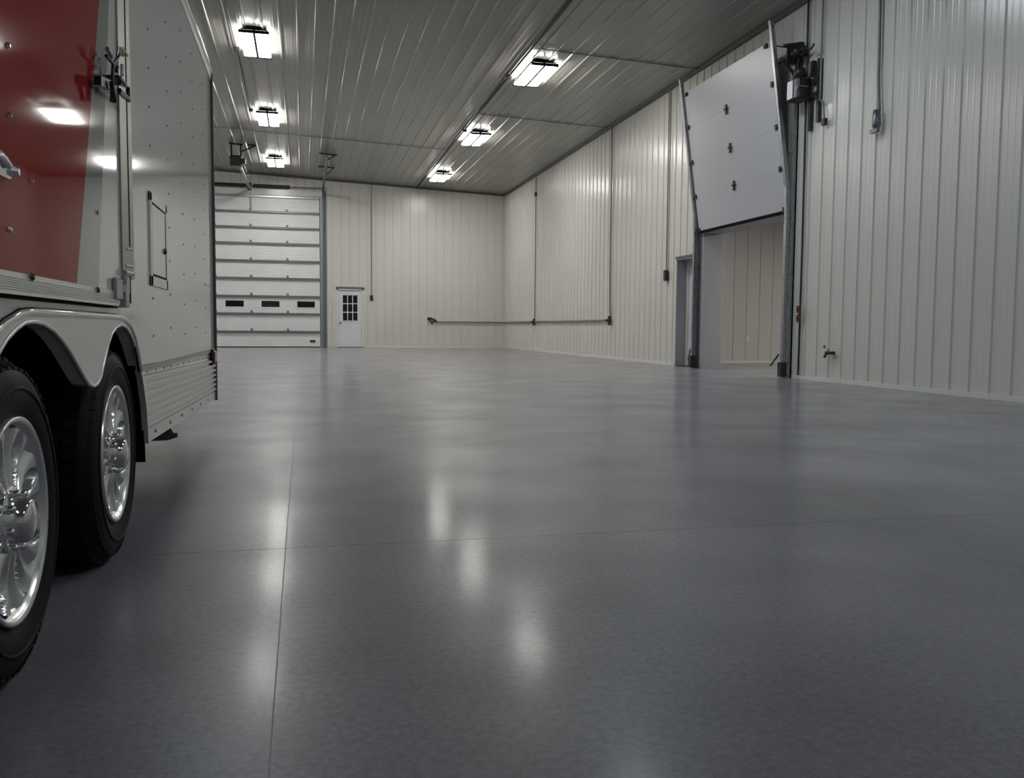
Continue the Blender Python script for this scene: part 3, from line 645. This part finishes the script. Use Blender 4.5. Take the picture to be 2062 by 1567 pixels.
# post, dark gap and outer jamb
y1_, y2_, y3_, y4_ = sp_(246, 300, DX).y, sp_(251.5, 300, DX).y, sp_(255, 300, TX+.01).y, sp_(265, 300, TX+.012).y
MB().box((TX-.002, y1_-.06, zb_), (DX+.006, y2_, zt_)).build('door_edge_post', 'alupost', sd)
MB().box((TX-.01, y2_, .80), (TX+.012, y3_+.012, zt_+.03)).build('door_seal', 'blackmat', tr)
MB().box((TX-.002, y3_+.012, .88), (TX+.013, y4_, ZT-.07)).build('door_jamb', 'alupost', tr)
def pxbar(mb, pts, X, r, n=6): return mb.tube([sp_(x, y, X) for x, y in pts], r, n)
# hinge blocks at the foot of the post
hb = MB(); a, b = sp_(253, 492, TX+.02), sp_(269, 553, TX+.02)
hb.bbox((TX, a.y, b.z), (TX+.02, b.y, a.z), .004)
pxbar(hb, [(253, 502), (267, 502)], TX+.026, .005); pxbar(hb, [(252, 535), (267, 537)], TX+.026, .005); pxbar(hb, [(250, 549), (266, 552)], TX+.03, .009)
hb.build('post_bracket', 'galv', tr)
hb = MB(); a, b = sp_(232, 560, DX+.01), sp_(246, 604, DX+.01)
hb.bbox((DX, a.y, b.z), (DX+.014, b.y, a.z), .003); a, b = sp_(246, 556, TX+.02), sp_(255, 620, TX+.02)
hb.bbox((TX, a.y, b.z), (TX+.03, b.y, a.z), .004); pxbar(hb, [(250, 558), (250, 572)], TX+.034, .008)
hb.build('corner_bracket', 'galv', tr)
# latch assembly
la = MB(); LX = DX+.03
pxbar(la, [(214, 112), (222, 122), (228, 128), (236, 118), (240, 110)], LX, 0.0048)
pxbar(la, [(228, 128), (226, 165), (225, 205)], LX, 0.0054); pxbar(la, [(236, 136), (233, 142)], LX, 0.0068)
pxbar(la, [(224, 165), (228, 190), (231, 205)], LX+.01, 0.0061)
a, b = sp_(236, 152, LX), sp_(248, 172, LX); la.bbox((DX, a.y, b.z), (DX+.04, b.y, a.z), .006)
a, b = sp_(206, 158, DX+.03), sp_(226, 178, DX+.03)
la.prism([sp_(204, 153, DX+.032), sp_(226, 163, DX+.032), sp_(226, 183, DX+.032), sp_(204, 172, DX+.032)], (-.018, 0, 0))
pxbar(la, [(240, 168), (252, 173), (258, 176), (259, 198), (250, 196), (240, 186)], DX+.03, 0.0054)
pxbar(la, [(240, 182), (250, 192), (259, 202)], DX+.03, 0.0075)
la.build('door_latch', 'black', sd)
a, b = sp_(241, 96, DX+.01), sp_(252, 112, DX+.01)
MB().bbox((DX, a.y, b.z), (DX+.02, b.y, a.z), .003).build('latch_keeper', 'chrome', sd)
for pts, X, r in (([(216, 98), (222, 108), (224, 116)], LX+.004, .009), ([(238, 96), (235, 112)], LX+.004, .005), ([(246, 130), (246, 152)], DX+.03, .008)):
    pxbar(MB(), pts, X, r*.7).build('latch_pin', 'galv', sd)
# chrome paddle handle at the picture's edge
hp = [(-34, 296), (2, 302), (16, 316), (30, 338), (35, 346), (33, 354), (20, 361), (-4, 350), (-34, 338)]
MB().prism([sp_(x, y, DX+.016) for x, y in hp], (-.016, 0, 0)).build('paddle_handle', 'chrome', sd)
q = MB(); q.tube([sp_(x, y, DX+.02) for x, y in ((-34, 304), (2, 312), (18, 334))], .006, 6); rivet(q, sp_(27, 346, DX+.016), .012, 8, .01); q.build('handle_lever', 'alloy', sd)
# access hatch
h0, h1 = sp_(299, 395), sp_(333, 578)
ht = MB(); ya_, yb_, za_, zb2 = 3.515, 3.93, .878, 1.225
fw_ = .035
for a, b, c, d in ((ya_, yb_, zb2-fw_, zb2), (ya_, yb_, za_, za_+fw_*1.1), (ya_, ya_+fw_*1.1, za_, zb2), (yb_-fw_, yb_, za_, zb2)): ht.bbox((TX-.002, a, c), (TX+.007, b, d), .002)
hatch = ht.build('access_hatch', 'alu', tr)
MB().box((TX-.001, ya_+fw_*1.2, za_+fw_*1.25), (TX+.005, yb_-fw_*1.2, zb2-fw_*1.15)).build('hatch_door', 'twhite', hatch)
g = MB()
for a, b, c, d in ((ya_+fw_*1.05, ya_+fw_*1.3, za_+fw_, zb2-fw_), (yb_-fw_*1.15, yb_-fw_, za_+fw_, zb2-fw_), (ya_+fw_*1.1, yb_-fw_, za_+fw_*1.1, za_+fw_*1.3), (ya_+fw_*1.1, yb_-fw_, zb2-fw_*1.15, zb2-fw_)): g.box((TX, a, c), (TX+.0062, b, d))
g.build('hatch_gasket', 'blackmat', hatch)
q = MB(); rivet(q, (TX+.0045, yb_-.075, 1.03), .014, 8, .010); q.build('hatch_latch', 'black', hatch)
# marker lamp
mk = MB().bbox((TX-.004, 5.74, .50), (TX+.022, 5.87, .575), .008).build('marker_lamp', 'redlens', tr)
MB().box((TX-.003, 5.64, .49), (TX+.012, 5.74, .585)).build('marker_base', 'blackmat', mk)
# stabiliser foot under the skirt
jk = MB().prism([sp_(x, y, TX-.012) for x, y in ((300, 888), (312, 874), (340, 858), (346, 866), (350, 873), (357, 872), (358, 880), (350, 883), (338, 887), (316, 888))], (-.05, 0, 0))
jk.build('stabiliser_foot', 'blackmat', tr)
# wheels
RT, RR = .335, .209
def wheel(yc):
    c = (TX-.012, yc, RT)
    tp = [(-.205, RR), (-.215, .25), (-.21, .29), (-.195, .318), (-.165, .328), (-.05, .328), (-.022, .322), (-.006, .305), (.004, .28), (.006, .255), (.0, .232), (-.008, .216), (-.012, RR-.004)]
    ti = MB().lathe(tp, c, 64).build('wheel', 'tire', tr)
    # tread blocks: three ribs of lugs and shoulder lugs
    tb = MB(); n = 52
    for row, (a0, a1, ph) in enumerate(((-.030, -.004, 0), (-.075, -.036, .5), (-.125, -.082, 0), (-.170, -.132, .5), (-.20, -.176, 0))):
        for k in range(n):
            t0 = 2*math.pi*(k+ph)/n; t1 = t0 + 2*math.pi/n*.72
            sk = .02 if row % 2 else -.02
            v8 = []
            for rr_ in (.318, RT):
                ro = rr_ - (.012 if row in (0, 4) and rr_ == RT else 0)
                for a, t in ((a0, t0), (a0, t1), (a1, t1+sk), (a1, t0+sk)):
                    e = ro-(.012 if row == 0 and a == a1 else 0)-(.012 if row == 4 and a == a0 else 0)
                    v8.append((c[0]+a, c[1]+e*math.cos(t), c[2]+e*math.sin(t)))
            tb.add(v8, [(4, 5, 6, 7), (0, 4, 7, 3), (0, 1, 5, 4), (1, 2, 6, 5), (2, 3, 7, 6)])
    tag(tb.build('tread', 'tire', ti), kind='stuff')
    # sidewall rings
    MB().lathe([(.0, .262), (.009, .264), (.009, .270), (.0, .272)], c, 48).build('sidewall_ring', 'tire', ti)
    # rim: stepped lip, barrel, spoked face
    rp = [(-.012, RR), (.002, RR+.002), (.004, RR-.004), (-.002, RR-.012), (-.012, RR-.016), (-.014, RR-.024), (-.035, RR-.030), (-.20, RR-.045)]
    rim = MB().lathe(rp, c, 64)
    nr, nt_, ns = 20, 256, 8
    r0, r1 = .058, RR-.022
    grid = []; keep = {}
    for i in range(nr+1):
        s = i/nr; r = r0+(r1-r0)*s
        for k in range(nt_):
            th = 2*math.pi*k/nt_
            ph = (th*ns/(2*math.pi)) % 1; dd = abs(ph-.5)*2          # 0 in the pocket's middle
            half = .46*math.sin(math.pi*min(1, max(0, (s-.12)/.86)))**.6 if s > .12 else 0
            pk = max(0, min(1, (half-dd)/.12)) if half > 0 else 0
            pk = pk*pk*(3-2*pk)
            base = -.014 - .008*math.sin(math.pi*s)
            grid.append((c[0]+base+.006*(1-pk)*math.cos(math.pi*min(1, max(0, dd-.55)/.45))-.036*pk, c[1]+r*math.cos(th), c[2]+r*math.sin(th))); keep[(i, k)] = pk > .93 and .2 < s < .55
    ff = []
    for i in range(nr):
        for k in range(nt_):
            k2 = (k+1) % nt_
            if keep[(i, k)] and keep[(i+1, k)] and keep[(i, k2)] and keep[(i+1, k2)]: continue
            ff.append((i*nt_+k, i*nt_+k2, (i+1)*nt_+k2, (i+1)*nt_+k))
    rim.add(grid, ff, 0, True)
    rim.build('alloy_rim', 'alloy', ti, fixn=False)
    MB().lathe([(-.11, .001), (-.11, .15), (-.19, .15)], c, 32).build('brake_drum', 'blackmat', ti)
    hc = MB().lathe([(-.03, .070), (-.012, .072), (-.008, .066), (-.008, .047), (.020, .045), (.028, .039), (.032, .02), (.033, .001)], c, 32)
    hub = hc.build('hub_cap', 'chrome', ti)
    for k in range(8):
        t = 2*math.pi*k/8+.2
        MB().lathe([(-.01, .009), (.006, .009), (.010, .005), (.011, .0005)], (c[0], c[1]+.057*math.cos(t), c[2]+.057*math.sin(t)), 6).build('lug_nut', 'chrome', ti)
    return ti
for yc in (1.94, 2.915): wheel(yc)
for yc in (1.94, 2.915): MB().tube([(TX-.2, yc, RT), (XB+.2, yc, RT)], .04, 10).build('axle', 'blackmat', tr)
for yc in (1.94, 2.915): MB().lathe([(0, .2), (0, .31), (.03, RT), (.19, RT), (.215, .31), (.215, .2)], (XB+.02, yc, RT), 40).build('far_wheel', 'tire', tr)
